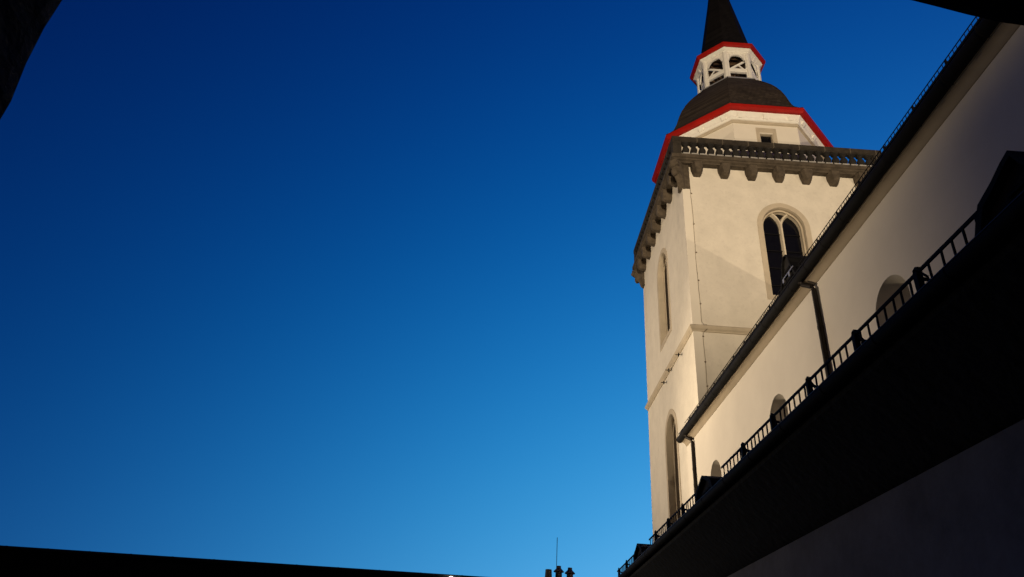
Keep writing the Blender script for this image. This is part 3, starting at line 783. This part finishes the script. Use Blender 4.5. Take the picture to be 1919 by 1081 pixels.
# ------------------------------------------------------------------ lamps
def lamp(parent, name, kind, loc, target, energy, col, size=None, blend=1.0, radius=0.1):
    l = bpy.data.lights.new(name, kind); l.energy = energy; l.color = col; l.shadow_soft_size = radius
    if kind == 'SPOT': l.spot_size = math.radians(size); l.spot_blend = blend
    o = bpy.data.objects.new(name, l); COL.objects.link(o); o.parent = parent
    pw = WL[parent]; o.location = tuple(loc[i] - pw[i] for i in range(3))
    if target: o.rotation_euler = (Vector(target) - Vector(loc)).to_track_quat('-Z', 'Y').to_euler()
    return o
WARM = (1.0, 0.80, 0.555)
def floodlight(label, pos, target, energy, size, blend):
    t = thing("floodlight", label, "floodlight", pos, None)
    dv = (Vector(target) - Vector(pos)).normalized(); qm = dv.to_track_quat('Z', 'Y').to_matrix()
    T = lambda p: tuple(Vector(pos) + qm @ Vector(p))
    h = MB(); h.loft([[T((sx * a, sy * a * 0.7, z)) for sx, sy in ((-1, -1), (1, -1), (1, 1), (-1, 1))] for a, z in ((0.14, -0.20), (0.2, -0.12), (0.27, -0.02), (0.27, 0.0), (0.25, 0.0), (0.19, -0.06))]); link("housing", 'iron', t, h)
    gl = MB(); gl.add([T((sx * 0.235, sy * 0.16, -0.035)) for sx, sy in ((-1, -1), (1, -1), (1, 1), (-1, 1))], [(0, 1, 2, 3)]); link("lens", 'lamp_glow', t, gl)
    b = MB(); p = Vector(pos); b.tube([T((-0.31, 0, -0.08)), T((-0.31, 0, -0.25))], 0.02, 6); b.tube([T((0.31, 0, -0.08)), T((0.31, 0, -0.25))], 0.02, 6); b.tube([T((-0.31, 0, -0.25)), T((0.31, 0, -0.25))], 0.02, 6)
    b.tube([T((0, 0, -0.25)), (pos[0] - dv.x * 0.25, pos[1] - dv.y * 0.25, pos[2] - 1.0)], 0.025, 6); link("stand", 'iron', t, b)
    lamp(t, "lamp", 'SPOT', tuple(Vector(pos) + dv * 0.03), target, energy, WARM, size, blend, 0.12)
    return t
floodlight("floodlight on a flat block beyond the nave aimed at the tower top", (32.0, 8.0, 4.8), (12.5, 29.0, 23.0), 9500, 66, 0.8)
floodlight("floodlight on a tall mast behind the doorway aimed at the tower front", (-2.0, -22.0, 10.5), (12.3, 28.0, 26.5), 86000, 42, 0.9)
floodlight("upper floodlight on a mast northwest of the courtyard aimed at the tower side", (-30.0, 40.0, 7.6), (8.0, 32.5, 15.5), 42000, 40, 1.0)
floodlight("lower floodlight on a mast northwest of the courtyard aimed at the nave wall", (-30.0, 40.0, 6.8), (8.0, 22.3, 8.5), 62000, 31.5, 1.0)
for nm_, px_, py_, pz_ in (("tall", -2.2, -22.6, 9.4), ("west", -30.25, 40.05, 6.6)):
    b = MB(); b.lathe([(0.12, GROUND), (0.07, pz_)], c=(px_, py_, 0), n=10)
    po = link("lamp_mast", 'iron', None, b); po["category"] = "mast"
    po["label"] = {"tall": "tall dark mast behind the doorway carrying a floodlight", "west": "dark mast northwest of the courtyard carrying a floodlight"}[nm_]
b = MB(); b.box(30.5, 33.5, 6.0, 10.0, GROUND, 3.7)
sh = link("pump_house", 'house_wall', None, b); sh["label"] = "small flat roofed block beyond the nave carrying a floodlight"; sh["category"] = "outbuilding"

wl = thing("wall_lamp", "small lit white lamp under the far cloister eave at the bottom edge", "lamp", (-0.83, 16.62, 2.30))
m_ = MB(); m_.lathe([(0.01, -0.07), (0.045, -0.055), (0.062, 0.0), (0.055, 0.035), (0.03, 0.06), (0.01, 0.065)], c=(-0.83, 16.60, 2.335), n=14); link("globe", 'lamp_glow', wl, m_, smooth=60)
m_ = MB(); m_.tube([(-0.83, 16.60, 2.25), (-0.83, 16.62, 2.18), (-0.83, 16.80, 2.14), (-0.83, 17.1, 2.16)], 0.015, 6); link("arm", 'iron', wl, m_)
lamp(wl, "lamp", 'SPOT', (-0.83, 16.50, 2.20), (-0.2, 6.0, 0.9), 130, (1.0, 0.88, 0.72), 150, 0.6, 0.08)

for o in COL.objects:
    if o.parent is None:
        if o.name.startswith("floodlight"): o["group"] = "floodlights lighting the church"
        if o.name.startswith("lamp_mast"): o["group"] = "masts carrying floodlights"
        if o.name.startswith("cloister_wing"): o["group"] = "cloister wings round the courtyard"
